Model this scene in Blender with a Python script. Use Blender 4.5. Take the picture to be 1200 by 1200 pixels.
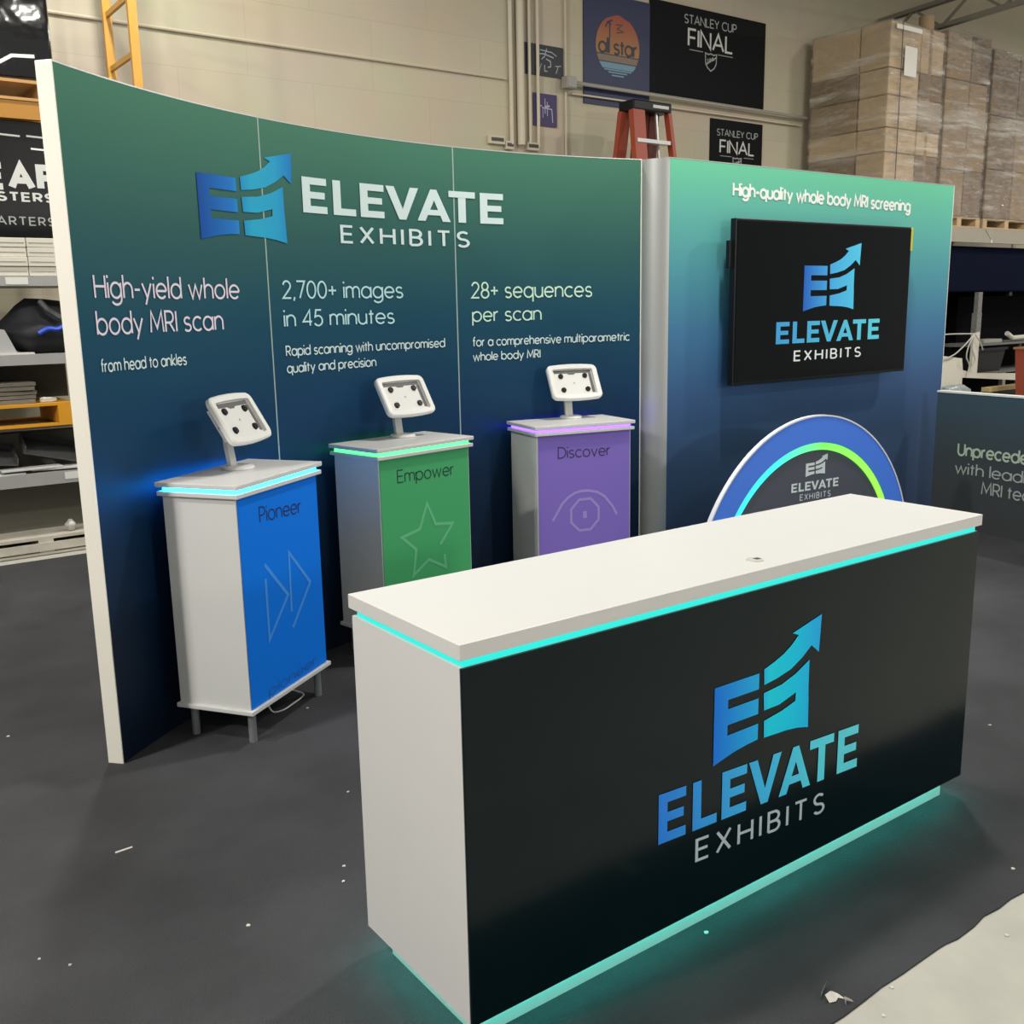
import bpy, bmesh, math, random
from mathutils import Vector, Matrix
from math import sin, cos, pi, sqrt, atan2, hypot
random.seed(7)
SC = bpy.context.scene
COL = SC.collection
for o_ in list(bpy.data.objects):
    bpy.data.objects.remove(o_)

# ------------------------------------------------------------------ camera
# x runs along the counter front, y away from it towards the block wall
cam_d = bpy.data.cameras.new('camera')
cam = bpy.data.objects.new('camera', cam_d); COL.objects.link(cam)
R_ = Vector((0.805447, -0.592369, -0.018833)); U_ = Vector((0.132487, 0.14899, 0.979923)); F_ = Vector((0.57767, 0.791771, -0.198484))
cam.matrix_world = Matrix(((R_.x, U_.x, -F_.x, 0), (R_.y, U_.y, -F_.y, 0), (R_.z, U_.z, -F_.z, 1.65), (0, 0, 0, 1)))
cam_d.sensor_width = 36; cam_d.lens = 36 * 1176.8 / 1200
cam_d.clip_start = 0.05; cam_d.clip_end = 200
SC.camera = cam

# ------------------------------------------------------------------ world, exposure, hall lamps, added fill lamps
w = bpy.data.worlds.new('world'); SC.world = w; w.use_nodes = True
w.node_tree.nodes['Background'].inputs[0].default_value = (1.0, 0.975, 0.94, 1)
w.node_tree.nodes['Background'].inputs[1].default_value = 0.40
SC.view_settings.view_transform = 'Standard'; SC.view_settings.look = 'None'
SC.view_settings.exposure = 0.0; SC.view_settings.gamma = 1.0
SC.view_settings.use_curve_mapping = False
SC.cycles.max_bounces = 6; SC.cycles.use_denoising = True

def hall_or_fill(x, y, z, power, size=0.35, color=(1.0, 0.96, 0.89), aim=None):
    l = bpy.data.lights.new('hall_or_fill_light', 'AREA'); l.shape = 'DISK'; l.size = size
    l.energy = power; l.color = color
    o = bpy.data.objects.new('hall_or_fill_light', l); COL.objects.link(o); o.location = (x, y, z)
    if aim: o.rotation_euler = (Vector(aim) - Vector((x, y, z))).to_track_quat('-Z', 'Y').to_euler()
hall_or_fill(4.3, 3.06, 5.7, 168)
hall_or_fill(9.5, 2.2, 5.7, 200)
hall_or_fill(-2.2, 3.25, 5.7, 190)
hall_or_fill(-4.6, 2.5, 4.3, 185, aim=(1.1, 2.6, 0.8))      # added side flood, brightens the counter side and backdrop end
hall_or_fill(-2.0, -2.6, 5.7, 75)
hall_or_fill(4.3, -2.6, 5.7, 60)
hall_or_fill(11.9, 3.4, 5.7, 170)
hall_or_fill(10.5, -2.6, 5.7, 70)
hall_or_fill(5.0, -7.0, 3.2, 160, size=0.6, aim=(2.4, 3.0, 0.8))  # added front flood, brightens the counter and kiosk fronts
hall_or_fill(2.0, 6.4, 6.1, 205)  # added lamp, brightens the upper left of the block wall
hall_or_fill(17.5, 4.5, 5.7, 220)

# ------------------------------------------------------------------ materials
MC = {}
def mat(name, col, rough=0.5, metal=0.0, noise=0.0, nscale=8.0, emit=None, estr=0.0, bump=0.0, bscale=60.0, spec=0.5, coat=0.0):
    if name in MC: return MC[name]
    m = bpy.data.materials.new(name); m.use_nodes = True
    nt = m.node_tree; b = nt.nodes['Principled BSDF']
    b.inputs['Base Color'].default_value = (*col, 1); b.inputs['Roughness'].default_value = rough
    b.inputs['Metallic'].default_value = metal; b.inputs['Specular IOR Level'].default_value = spec
    b.inputs['Coat Weight'].default_value = coat
    if emit:
        b.inputs['Emission Color'].default_value = (*emit, 1); b.inputs['Emission Strength'].default_value = estr
    tc = nt.nodes.new('ShaderNodeTexCoord')
    if noise > 0:
        n = nt.nodes.new('ShaderNodeTexNoise'); n.inputs['Scale'].default_value = nscale; n.inputs['Detail'].default_value = 6
        nt.links.new(tc.outputs['Object'], n.inputs['Vector'])
        mx = nt.nodes.new('ShaderNodeMix'); mx.data_type = 'RGBA'
        nt.links.new(n.outputs['Fac'], mx.inputs['Factor'])
        mx.inputs['A'].default_value = (*[c * (1 - noise) for c in col], 1)
        mx.inputs['B'].default_value = (*[min(1, c * (1 + noise)) for c in col], 1)
        nt.links.new(mx.outputs['Result'], b.inputs['Base Color'])
    if bump > 0:
        n2 = nt.nodes.new('ShaderNodeTexNoise'); n2.inputs['Scale'].default_value = bscale
        nt.links.new(tc.outputs['Object'], n2.inputs['Vector'])
        bp = nt.nodes.new('ShaderNodeBump'); bp.inputs['Strength'].default_value = bump; bp.inputs['Distance'].default_value = 0.01
        nt.links.new(n2.outputs['Fac'], bp.inputs['Height']); nt.links.new(bp.outputs['Normal'], b.inputs['Normal'])
    MC[name] = m
    return m

def ramp_mat(name, stops, lo, hi, axis='Z', rough=0.5, emit=0.0, coord='Object', spec=0.12):
    """printed gradient along one axis of the object's own coordinates"""
    m = bpy.data.materials.new(name); m.use_nodes = True
    nt = m.node_tree; b = nt.nodes['Principled BSDF']; b.inputs['Roughness'].default_value = rough
    b.inputs['Specular IOR Level'].default_value = spec
    tc = nt.nodes.new('ShaderNodeTexCoord'); sp = nt.nodes.new('ShaderNodeSeparateXYZ')
    nt.links.new(tc.outputs[coord], sp.inputs[0])
    mr = nt.nodes.new('ShaderNodeMapRange'); mr.inputs['From Min'].default_value = lo; mr.inputs['From Max'].default_value = hi
    nt.links.new(sp.outputs[axis], mr.inputs['Value'])
    cr = nt.nodes.new('ShaderNodeValToRGB'); el = cr.color_ramp.elements
    while len(el) < len(stops): el.new(0.5)
    for e_, (p, c) in zip(el, stops): e_.position = p; e_.color = (*c, 1)
    nt.links.new(mr.outputs['Result'], cr.inputs['Fac'])
    nt.links.new(cr.outputs['Color'], b.inputs['Base Color'])
    if emit:
        nt.links.new(cr.outputs['Color'], b.inputs['Emission Color']); b.inputs['Emission Strength'].default_value = emit
    return m

def film_mat():
    """clear stretch film: mostly see-through, wrinkled, glossy"""
    m = bpy.data.materials.new('stretch_film'); m.use_nodes = True
    nt = m.node_tree; nt.nodes.clear()
    out = nt.nodes.new('ShaderNodeOutputMaterial'); mix = nt.nodes.new('ShaderNodeMixShader')
    tr = nt.nodes.new('ShaderNodeBsdfTransparent'); tr.inputs[0].default_value = (0.97, 0.97, 0.95, 1)
    gl = nt.nodes.new('ShaderNodeBsdfGlossy'); gl.inputs['Color'].default_value = (1, 1, 1, 1); gl.inputs['Roughness'].default_value = 0.10
    df = nt.nodes.new('ShaderNodeBsdfDiffuse'); df.inputs['Color'].default_value = (.80, .77, .70, 1)
    tc = nt.nodes.new('ShaderNodeTexCoord')
    def noise(scale, rot, sc, detail, rough):
        mp = nt.nodes.new('ShaderNodeMapping'); mp.inputs['Scale'].default_value = sc; mp.inputs['Rotation'].default_value = rot
        nt.links.new(tc.outputs['Object'], mp.inputs['Vector'])
        n = nt.nodes.new('ShaderNodeTexNoise'); n.inputs['Scale'].default_value = scale; n.inputs['Detail'].default_value = detail; n.inputs['Roughness'].default_value = rough
        nt.links.new(mp.outputs[0], n.inputs['Vector']); return n
    def ramp(n, p0, v0, p1, v1):
        cr = nt.nodes.new('ShaderNodeValToRGB'); e_ = cr.color_ramp.elements
        e_[0].position = p0; e_[0].color = (v0, v0, v0, 1); e_[1].position = p1; e_[1].color = (v1, v1, v1, 1)
        nt.links.new(n.outputs['Fac'], cr.inputs['Fac']); return cr
    wr = noise(2.2, (.25, .2, 0), (3, 3, 11), 8, .65)          # fine wrinkles
    bp = nt.nodes.new('ShaderNodeBump'); bp.inputs['Strength'].default_value = 1.0; bp.inputs['Distance'].default_value = 0.08
    nt.links.new(wr.outputs['Fac'], bp.inputs['Height']); nt.links.new(bp.outputs['Normal'], gl.inputs['Normal'])
    gf = ramp(wr, .42, .12, .72, .65)
    st = noise(1.0, (.10, -.12, 0), (.9, .9, 7.5), 5, .6)      # bands of bunched film
    sf = ramp(st, .50, .0, .74, .55)
    m1 = nt.nodes.new('ShaderNodeMixShader'); nt.links.new(gf.outputs['Color'], m1.inputs['Fac'])
    nt.links.new(tr.outputs[0], m1.inputs[1]); nt.links.new(gl.outputs[0], m1.inputs[2])
    nt.links.new(sf.outputs['Color'], mix.inputs['Fac'])
    nt.links.new(m1.outputs[0], mix.inputs[1]); nt.links.new(df.outputs[0], mix.inputs[2]); nt.links.new(mix.outputs[0], out.inputs[0])
    return m

def block_wall_mat():
    m = bpy.data.materials.new('painted_block'); m.use_nodes = True
    nt = m.node_tree; b = nt.nodes['Principled BSDF']; b.inputs['Roughness'].default_value = 0.7
    tc = nt.nodes.new('ShaderNodeTexCoord'); mp = nt.nodes.new('ShaderNodeMapping'); mp.inputs['Rotation'].default_value = (pi / 2, 0, 0)
    nt.links.new(tc.outputs['Object'], mp.inputs['Vector'])
    br = nt.nodes.new('ShaderNodeTexBrick'); br.inputs['Scale'].default_value = 1.0
    br.inputs['Brick Width'].default_value = 1.22; br.inputs['Row Height'].default_value = 0.61; br.inputs['Mortar Size'].default_value = 0.004
    br.inputs['Color1'].default_value = (0.60, 0.535, 0.40, 1); br.inputs['Color2'].default_value = (0.585, 0.52, 0.39, 1); br.inputs['Mortar'].default_value = (0.53, 0.47, 0.35, 1)
    nt.links.new(mp.outputs[0], br.inputs['Vector'])
    n = nt.nodes.new('ShaderNodeTexNoise'); n.inputs['Scale'].default_value = 1.3; n.inputs['Detail'].default_value = 5
    nt.links.new(tc.outputs['Object'], n.inputs['Vector'])
    mx = nt.nodes.new('ShaderNodeMix'); mx.data_type = 'RGBA'; mx.blend_type = 'MULTIPLY'; mx.inputs['Factor'].default_value = 0.25
    nt.links.new(br.outputs['Color'], mx.inputs['A']); nt.links.new(n.outputs['Color'], mx.inputs['B'])
    nt.links.new(mx.outputs['Result'], b.inputs['Base Color'])
    return m

# ------------------------------------------------------------------ object helpers
def tag(o, label, cat, group=None, kind=None):
    if label: o['label'] = label
    if cat: o['category'] = cat
    if group: o['group'] = group
    if kind: o['kind'] = kind
    return o
def thing(name, label, cat, loc=(0, 0, 0), rz=0.0, group=None):
    o = bpy.data.objects.new(name, None); COL.objects.link(o); o.empty_display_size = 0.1
    o.location = loc; o.rotation_euler = (0, 0, rz)
    return tag(o, label, cat, group)
def dup(root, loc=None, rz=None, label=None, group=None):
    r = root.copy(); COL.objects.link(r)
    if loc is not None: r.location = loc
    if rz is not None: r.rotation_euler = (0, 0, rz)
    if label: r['label'] = label
    if group: r['group'] = group
    for ch in list(root.children):
        c = ch.copy(); COL.objects.link(c); c.parent = r
        for g in list(ch.children):
            d = g.copy(); COL.objects.link(d); d.parent = c
    return r

def smooth_path(p, n=6):
    p = [Vector(q) for q in p]; out = []
    for i in range(len(p) - 1):
        a, b, c, d = p[max(i - 1, 0)], p[i], p[i + 1], p[min(i + 2, len(p) - 1)]
        for k in range(n):
            t = k / n; out.append(.5 * ((2 * b) + (c - a) * t + (2 * a - 5 * b + 4 * c - d) * t * t + (3 * b - a - 3 * c + d) * t ** 3))
    return out + [p[-1]]
class MB:
    def __init__(s): s.bm = bmesh.new()
    def box(s, x0, x1, y0, y1, z0, z1, bevel=0.0, M=None):
        v = [s.bm.verts.new(p) for p in [(x0, y0, z0), (x1, y0, z0), (x1, y1, z0), (x0, y1, z0), (x0, y0, z1), (x1, y0, z1), (x1, y1, z1), (x0, y1, z1)]]
        fs = [s.bm.faces.new([v[i] for i in f]) for f in [(3, 2, 1, 0), (4, 5, 6, 7), (0, 1, 5, 4), (1, 2, 6, 5), (2, 3, 7, 6), (3, 0, 4, 7)]]
        if bevel:
            es = list({e for f in fs for e in f.edges})
            r = bmesh.ops.bevel(s.bm, geom=es, offset=bevel, segments=2, affect='EDGES', profile=0.5)
            v = list({q for f in r['faces'] for q in f.verts} | {q for q in v if q.is_valid})
        if M is not None:
            for q in v: q.co = M @ q.co
        return s
    def prism(s, poly, z0, z1, fn=None):
        """extrude a 2-D polygon; fn maps (x, y, z) to the final point"""
        fn = fn or (lambda x, y, z: (x, y, z))
        a = [s.bm.verts.new(fn(x, y, z0)) for x, y in poly]; b = [s.bm.verts.new(fn(x, y, z1)) for x, y in poly]
        n = len(poly)
        s.bm.faces.new(a[::-1]); s.bm.faces.new(b)
        for i in range(n): s.bm.faces.new([a[i], a[(i + 1) % n], b[(i + 1) % n], b[i]])
        return s
    def loft(s, rings, close=True, caps=True):
        vs = [[s.bm.verts.new(p) for p in r] for r in rings]; n = len(vs[0])
        for a, b in zip(vs, vs[1:]):
            for i in range(n if close else n - 1):
                s.bm.faces.new([a[i], a[(i + 1) % n], b[(i + 1) % n], b[i]])
        if caps and close: s.bm.faces.new(vs[0][::-1]); s.bm.faces.new(vs[-1])
        return s
    def cyl(s, x, y, z0, z1, r, r2=None, n=24, fn=None):
        r2 = r if r2 is None else r2; fn = fn or (lambda x, y, z: (x, y, z))
        return s.loft([[fn(x + q * cos(2 * pi * i / n), y + q * sin(2 * pi * i / n), z) for i in range(n)] for z, q in ((z0, r), (z1, r2))])
    def tube(s, pts, r, n=8):
        pts = [Vector(p) for p in pts]; rings = []
        up = None
        for i, p in enumerate(pts):
            d = (pts[min(i + 1, len(pts) - 1)] - pts[max(i - 1, 0)]).normalized()
            if up is None: up = d.orthogonal().normalized()
            up = (up - d * up.dot(d)).normalized(); sd = d.cross(up)
            rings.append([p + r * (cos(2 * pi * k / n) * up + sin(2 * pi * k / n) * sd) for k in range(n)])
        return s.loft(rings)
    def bar(s, a, b, wx, wz, up=(0, 0, 1)):
        """rectangular bar from a to b"""
        a = Vector(a); b = Vector(b); d = (b - a).normalized(); u = Vector(up); u = (u - d * u.dot(d)).normalized(); sd = d.cross(u)
        return s.loft([[p + sx * sd * wx / 2 + sz * u * wz / 2 for sx, sz in ((-1, -1), (1, -1), (1, 1), (-1, 1))] for p in (a, b)])
    def flat(s, polys, fn):
        """thin printed polygons mapped by fn(u, z, d); each lies a hair above the one before, so none coincide"""
        for i, p in enumerate(polys):
            d = 0.00035 * i / max(1, len(polys))
            s.bm.faces.new([s.bm.verts.new(fn(u, z, d)) for u, z in p])
        return s
    def build(s, name, m, parent=None, smooth=False, tri=False):
        bmesh.ops.recalc_face_normals(s.bm, faces=s.bm.faces[:])
        if tri: bmesh.ops.triangulate(s.bm, faces=s.bm.faces[:])
        me = bpy.data.meshes.new(name); s.bm.to_mesh(me); s.bm.free(); me.materials.append(m)
        if smooth:
            for p in me.polygons: p.use_smooth = True
            me.set_sharp_from_angle(angle=0.6)
        o = bpy.data.objects.new(name, me); COL.objects.link(o)
        if parent: o.parent = parent
        return o
def box_thing(name, label, cat, x0, x1, y0, y1, z0, z1, m, group=None, bevel=0.004, rz=0.0):
    o = MB().box(-(x1 - x0) / 2, (x1 - x0) / 2, -(y1 - y0) / 2, (y1 - y0) / 2, 0, z1 - z0, bevel).build(name, m)
    o.location = ((x0 + x1) / 2, (y0 + y1) / 2, z0); o.rotation_euler = (0, 0, rz)
    return tag(o, label, cat, group)

# ------------------------------------------------------------------ a monoline stroke alphabet for the printed writing
def arc(cx, cy, rx, ry, a0, a1, n=14):
    return [(cx + rx * cos(math.radians(a0 + (a1 - a0) * i / n)), cy + ry * sin(math.radians(a0 + (a1 - a0) * i / n))) for i in range(n + 1)]
O_ = arc(.25, .25, .25, .25, 0, 360, 24)
GL = {
 'a': (.5, [O_, [(.5, .5), (.5, 0)]]), 'b': (.5, [O_, [(0, .76), (0, 0)]]), 'd': (.5, [O_, [(.5, .76), (.5, 0)]]),
 'c': (.43, [arc(.25, .25, .25, .25, 45, 315)]), 'e': (.49, [[(.01, .25), (.49, .25)], arc(.25, .25, .245, .25, 0, 318, 20)]),
 'f': (.26, [arc(.24, .62, .13, .14, 80, 180, 6) + [(.11, 0)], [(0, .48), (.25, .48)]]),
 'g': (.5, [O_, [(.5, .5), (.5, 0)] + arc(.25, -.02, .25, .2, 0, -150, 10)]),
 'h': (.42, [[(0, .76), (0, 0)], [(0, .29)] + arc(.21, .29, .21, .21, 180, 0, 12) + [(.42, 0)]]),
 'i': (.0, [[(0, .5), (0, 0)], [(0, .645), (0, .735)]]), 'k': (.38, [[(0, .76), (0, 0)], [(.36, .5), (.02, .22), (.38, 0)]]),
 'l': (.0, [[(0, .76), (0, 0)]]),
 'm': (.7, [[(0, .5), (0, 0)], [(0, .32)] + arc(.175, .32, .175, .18, 180, 0, 10) + [(.35, 0)], [(.35, .32)] + arc(.525, .32, .175, .18, 180, 0, 10) + [(.7, 0)]]),
 'n': (.42, [[(0, .5), (0, 0)], [(0, .29)] + arc(.21, .29, .21, .21, 180, 0, 12) + [(.42, 0)]]),
 'o': (.5, [O_]), 'p': (.5, [O_, [(0, .5), (0, -.22)]]), 'q': (.5, [O_, [(.5, .5), (.5, -.22)]]),
 'r': (.24, [[(0, .5), (0, 0)], [(0, .28)] + arc(.21, .28, .21, .21, 180, 85, 8)]),
 's': (.35, [arc(.175, .365, .155, .125, 30, 270, 12) + arc(.175, .12, .17, .125, 90, -150, 12)]),
 't': (.25, [[(.12, .66), (.12, 0)], [(0, .48), (.25, .48)]]),
 'u': (.42, [[(0, .5), (0, .21)] + arc(.21, .21, .21, .21, 180, 360, 12) + [(.42, .5)], [(.42, .21), (.42, 0)]]),
 'v': (.44, [[(0, .5), (.22, 0), (.44, .5)]]), 'w': (.68, [[(0, .5), (.17, 0), (.34, .48), (.51, 0), (.68, .5)]]),
 'y': (.44, [[(0, .5), (.22, .02)], [(.44, .5), (.12, -.22)]]),
 'A': (.6, [[(0, 0), (.3, .72), (.6, 0)], [(.11, .24), (.49, .24)]]),
 'B': (.44, [[(0, 0), (0, .72), (.22, .72)] + arc(.22, .545, .19, .175, 90, -90, 10) + [(0, .37)], [(.22, .37)] + arc(.24, .185, .2, .185, 90, -90, 10) + [(0, 0)]]),
 'C': (.6, [arc(.34, .36, .34, .36, 45, 315, 20)]),
 'D': (.56, [[(0, 0), (0, .72), (.2, .72)] + arc(.2, .36, .36, .36, 90, -90, 16) + [(0, 0)]]),
 'E': (.42, [[(.42, .72), (0, .72), (0, 0), (.42, 0)], [(0, .37), (.39, .37)]]),
 'F': (.4, [[(.4, .72), (0, .72), (0, 0)], [(0, .36), (.36, .36)]]),
 'H': (.52, [[(0, 0), (0, .72)], [(.52, 0), (.52, .72)], [(0, .37), (.52, .37)]]), 'I': (0, [[(0, 0), (0, .72)]]),
 'L': (.38, [[(0, .72), (0, 0), (.38, 0)]]), 'M': (.66, [[(0, 0), (.06, .72), (.33, .14), (.6, .72), (.66, 0)]]),
 'N': (.54, [[(0, 0), (0, .72), (.54, 0), (.54, .72)]]),
 'P': (.42, [[(0, 0), (0, .72), (.22, .72)] + arc(.22, .52, .2, .2, 90, -90, 12) + [(0, .32)]]),
 'R': (.44, [[(0, 0), (0, .72), (.22, .72)] + arc(.22, .52, .2, .2, 90, -90, 12) + [(0, .32)], [(.2, .32), (.44, 0)]]),
 'S': (.44, [arc(.22, .535, .2, .185, 35, 270, 14) + arc(.22, .175, .21, .175, 90, -150, 14)]),
 'T': (.48, [[(0, .72), (.48, .72)], [(.24, .72), (.24, 0)]]),
 'U': (.5, [[(0, .72), (0, .25)] + arc(.25, .25, .25, .25, 180, 360, 14) + [(.5, .72)]]),
 'X': (.48, [[(0, 0), (.48, .72)], [(0, .72), (.48, 0)]]), 'Y': (.5, [[(0, .72), (.25, .34), (.5, .72)], [(.25, .34), (.25, 0)]]),
 '0': (.44, [arc(.22, .36, .22, .36, 0, 360, 26)]), '2': (.42, [arc(.21, .52, .19, .2, 170, -35, 14) + [(.0, 0), (.42, 0)]]),
 '4': (.46, [[(.36, 0), (.36, .72), (0, .19), (.46, .19)]]), '5': (.42, [[(.38, .72), (.1, .72), (.05, .4)] + arc(.2, .22, .22, .23, 120, -150, 16)]),
 '7': (.42, [[(0, .72), (.42, .72), (.14, 0)]]), '8': (.42, [arc(.21, .54, .17, .18, 0, 360, 20), arc(.21, .18, .21, .19, 0, 360, 22)]),
 '+': (.4, [[(0, .33), (.4, .33)], [(.2, .13), (.2, .53)]]), ',': (.06, [[(.06, .04), (0, -.12)]]), '-': (.26, [[(0, .28), (.26, .28)]]), ' ': (.16, []),
}
def ribbon(pts, wd, close=False):
    """flat polygons of a stroke of width wd, with round joins"""
    out = []; h = wd / 2
    q = [pts[0]]
    for p in pts[1:]:
        if hypot(p[0] - q[-1][0], p[1] - q[-1][1]) > 1e-6: q.append(p)
    loop = close or (len(q) > 3 and hypot(q[0][0] - q[-1][0], q[0][1] - q[-1][1]) < 1e-6)
    if loop and hypot(q[0][0] - q[-1][0], q[0][1] - q[-1][1]) < 1e-6: q = q[:-1]
    n = len(q); a = []; b = []
    def unit(p, r):
        L = hypot(r[0] - p[0], r[1] - p[1]); return ((r[0] - p[0]) / L, (r[1] - p[1]) / L)
    for i in range(n):
        d0 = unit(q[i - 1], q[i]) if (i > 0 or loop) else unit(q[0], q[1])
        d1 = unit(q[i], q[(i + 1) % n]) if (i < n - 1 or loop) else d0
        nx, ny = -(d0[1] + d1[1]), d0[0] + d1[0]; L = hypot(nx, ny) or 1; nx /= L; ny /= L
        k = h / max(.45, -d0[1] * nx + d0[0] * ny)
        a.append((q[i][0] + nx * k, q[i][1] + ny * k)); b.append((q[i][0] - nx * k, q[i][1] - ny * k))
    for i in range(n if loop else n - 1):
        j = (i + 1) % n; out.append([b[i], b[j], a[j], a[i]])
    return out
def text_polys(txt, u0, u1, z0, cap, weight=0.09, gap=0.13, z1=None):
    """writing from u0 to u1 on a baseline z0 (z1 at its right end), capital height cap"""
    x = 0; strokes = []
    for ch in txt:
        wd, st_ = GL[ch]
        for s_ in st_: strokes.append([(x + a, b) for a, b in s_])
        x += wd + gap
    W = x - gap; sx = (u1 - u0) / W; sy = cap / .72; z1 = z0 if z1 is None else z1
    polys = []
    for s_ in strokes:
        for p in ribbon(s_, weight):
            polys.append([(u0 + a * sx, z0 + (z1 - z0) * a / W + b * sy) for a, b in p])
    return polys
def elevate_polys(u0, u1, z0, h, z1=None):
    L = {'E': (.62, [[(0, 0), (.2, 0), (.2, 1), (0, 1)], [(.2, 0), (.62, 0), (.62, .2), (.2, .2)], [(.2, .41), (.57, .41), (.57, .6), (.2, .6)], [(.2, .8), (.62, .8), (.62, 1), (.2, 1)]]),
         'L': (.58, [[(0, 0), (.2, 0), (.2, 1), (0, 1)], [(.2, 0), (.58, 0), (.58, .2), (.2, .2)]]),
         'V': (.86, [[(0, 1), (.34, 0), (.46, .26), (.22, 1)], [(.34, 0), (.52, 0), (.86, 1), (.64, 1), (.43, .3), (.43, .2)]]),
         'A': (.88, [[(0, 0), (.21, 0), (.48, .74), (.36, 1)], [(.36, 1), (.52, 1), (.88, 0), (.67, 0), (.43, .72), (.4, .8)], [(.22, .19), (.66, .19), (.6, .36), (.28, .36)]]),
         'T': (.7, [[(0, .8), (.7, .8), (.7, 1), (0, 1)], [(.25, 0), (.45, 0), (.45, .8), (.25, .8)]])}
    x = 0; ps = []
    for i, ch in enumerate('ELEVATE'):
        wd, pl = L[ch]; ps += [[(x + a, b) for a, b in p] for p in pl]
        x += wd + (.16, .12, .05, -.04, -.04, .13, 0)[i]
    z1 = z0 if z1 is None else z1
    return [[(u0 + a / x * (u1 - u0), z0 + (z1 - z0) * a / x + b * h) for a, b in p] for p in ps]
L_E = [[(0, -.01), (.18, .03), (.245, .045), (.245, 1), (0, 1)], [(.245, .79), (.81, .79), (.81, 1), (.245, 1)], [(.245, .46), (.81, .46), (.81, .67), (.245, .67)], [(.245, .045), (.39, .075), (.6, .1), (.815, .115), (.815, .33), (.245, .325)]]
def strip_polys(a, b): return [[a[i], a[i + 1], b[i + 1], b[i]] for i in range(len(a) - 1)]
L_A = strip_polys([(.9, 1.03), (1.09, 1.085), (1.27, 1.15), (1.43, 1.24), (1.56, 1.345)], [(.91, .82), (1.15, .85), (1.425, .91), (1.65, 1.02), (1.83, 1.145)]) + [[(1.434, 1.392), (1.56, 1.345), (1.83, 1.145), (1.99, 1.02), (2.02, 1.533)]]
L_S = strip_polys([(.906, .712), (1.25, .745), (1.524, .825), (1.8, .955)], [(.92, .476), (1.217, .481), (1.547, .566), (1.8, .6)]) + [[(1.547, .566), (1.8, .6), (1.81, .38), (1.538, .448)]] + strip_polys([(.925, .335), (1.269, .382), (1.538, .448), (1.81, .45)], [(.934, .104), (1.377, .085), (1.6, .06), (1.825, .01)])
def logo(parent, fn, u0, z0, sx, sz, m):
    MB().flat([[(u0 + a * sx, z0 + b * sz) for a, b in p] for p in L_E + L_A + L_S], fn).build('logo', m, parent)
def letters(parent, polys, fn, m, name='lettering'):
    return MB().flat(polys, fn).build(name, m, parent)
def on_y(y): return lambda u, z, d=0: (u, y - d, z)

# palette
WHITE = mat('white_laminate', (0.67, 0.67, 0.66), 0.38, noise=0.02)
WHITE_K = mat('white_panel', (0.68, 0.685, 0.665), 0.45, noise=0.02)
CREAM = mat('cream_edge', (0.86, 0.83, 0.74), 0.5)
ALU = mat('aluminium', (0.62, 0.63, 0.62), 0.38, 0.6)
INK_W = mat('white_vinyl', (0.66, 0.82, 0.83), 0.5)
INK_P = mat('pale_pink_vinyl', (0.80, 0.72, 0.84), 0.5)
INK_C = mat('pale_cyan_vinyl', (0.50, 0.80, 0.86), 0.5)
INK_G = mat('pale_green_vinyl', (0.60, 0.88, 0.72), 0.5)
BLACKP = mat('black_plastic', (0.008, 0.009, 0.011), 0.35, spec=0.25)
DKGREY = mat('dark_grey', (0.05, 0.05, 0.052), 0.5)
CARD = mat('cardboard', (0.34, 0.235, 0.135), 0.8, noise=0.12, nscale=3)
CARD_D = mat('brown_cardboard', (0.245, 0.165, 0.10), 0.8, noise=0.12, nscale=3)
CARD_L = mat('pale_cardboard', (0.60, 0.45, 0.285), 0.8, noise=0.1, nscale=3)
WOOD = mat('pale_wood', (0.50, 0.36, 0.20), 0.7, noise=0.2, nscale=6)
YEL = mat('yellow_steel', (0.62, 0.33, 0.05), 0.45, noise=0.1)
GREYST = mat('grey_steel', (0.33, 0.32, 0.29), 0.5, 0.0, noise=0.1)

# ------------------------------------------------------------------ setting
def struct(o): o['kind'] = 'structure'; return o
m_conc = mat('concrete', (0.47, 0.46, 0.405), 0.75, noise=0.22, nscale=5, bump=0.25, bscale=30)
struct(MB().box(-8, 22, -6, 9.2, -0.12, -0.006).build('floor', m_conc))
struct(MB().box(-8, 22, 8.75, 8.95, -0.006, 6.4).build('wall_back', block_wall_mat()))
struct(MB().box(-8, 22, -6, 9.2, 6.4, 6.5).build('ceiling', mat('ceiling_paint', (0.30, 0.28, 0.22), 0.8)))
# carpet with a ragged front edge
m_carp = mat('black_carpet', (0.056, 0.057, 0.062), 0.95, noise=0.5, nscale=2.2, bump=0.6, bscale=220, spec=0.15)
edge = []
x = -6.0
while x < 12.0:
    edge.append((x, 1.242 + random.uniform(-.008, .008))); x += random.uniform(0.03, 0.1)
tag(MB().prism(edge + [(12.0, 7.42), (-6.0, 7.42)], -0.0057, -0.0006).build('carpet', m_carp), 'black show carpet spread under the whole booth, ragged front edge', 'carpet')
# steel truss beam under the ceiling, top right
b = MB()
b.bar((12.6, 8.7, 5.02), (12.6, -1, 5.5), .10, .05); b.bar((12.6, 8.7, 5.32), (12.6, -1, 5.8), .10, .05)
for k in range(12):
    y0 = 8.6 - k * .8; zz = lambda y: 5.02 + (8.7 - y) * .0495
    b.bar((12.6, y0, zz(y0)), (12.6, y0 - .4, zz(y0 - .4) + .3), .03, .03); b.bar((12.6, y0 - .4, zz(y0 - .4) + .3), (12.6, y0 - .8, zz(y0 - .8)), .03, .03)
struct(b.build('beam', mat('beam_steel', (0.20, 0.185, 0.15), 0.6)))
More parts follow.
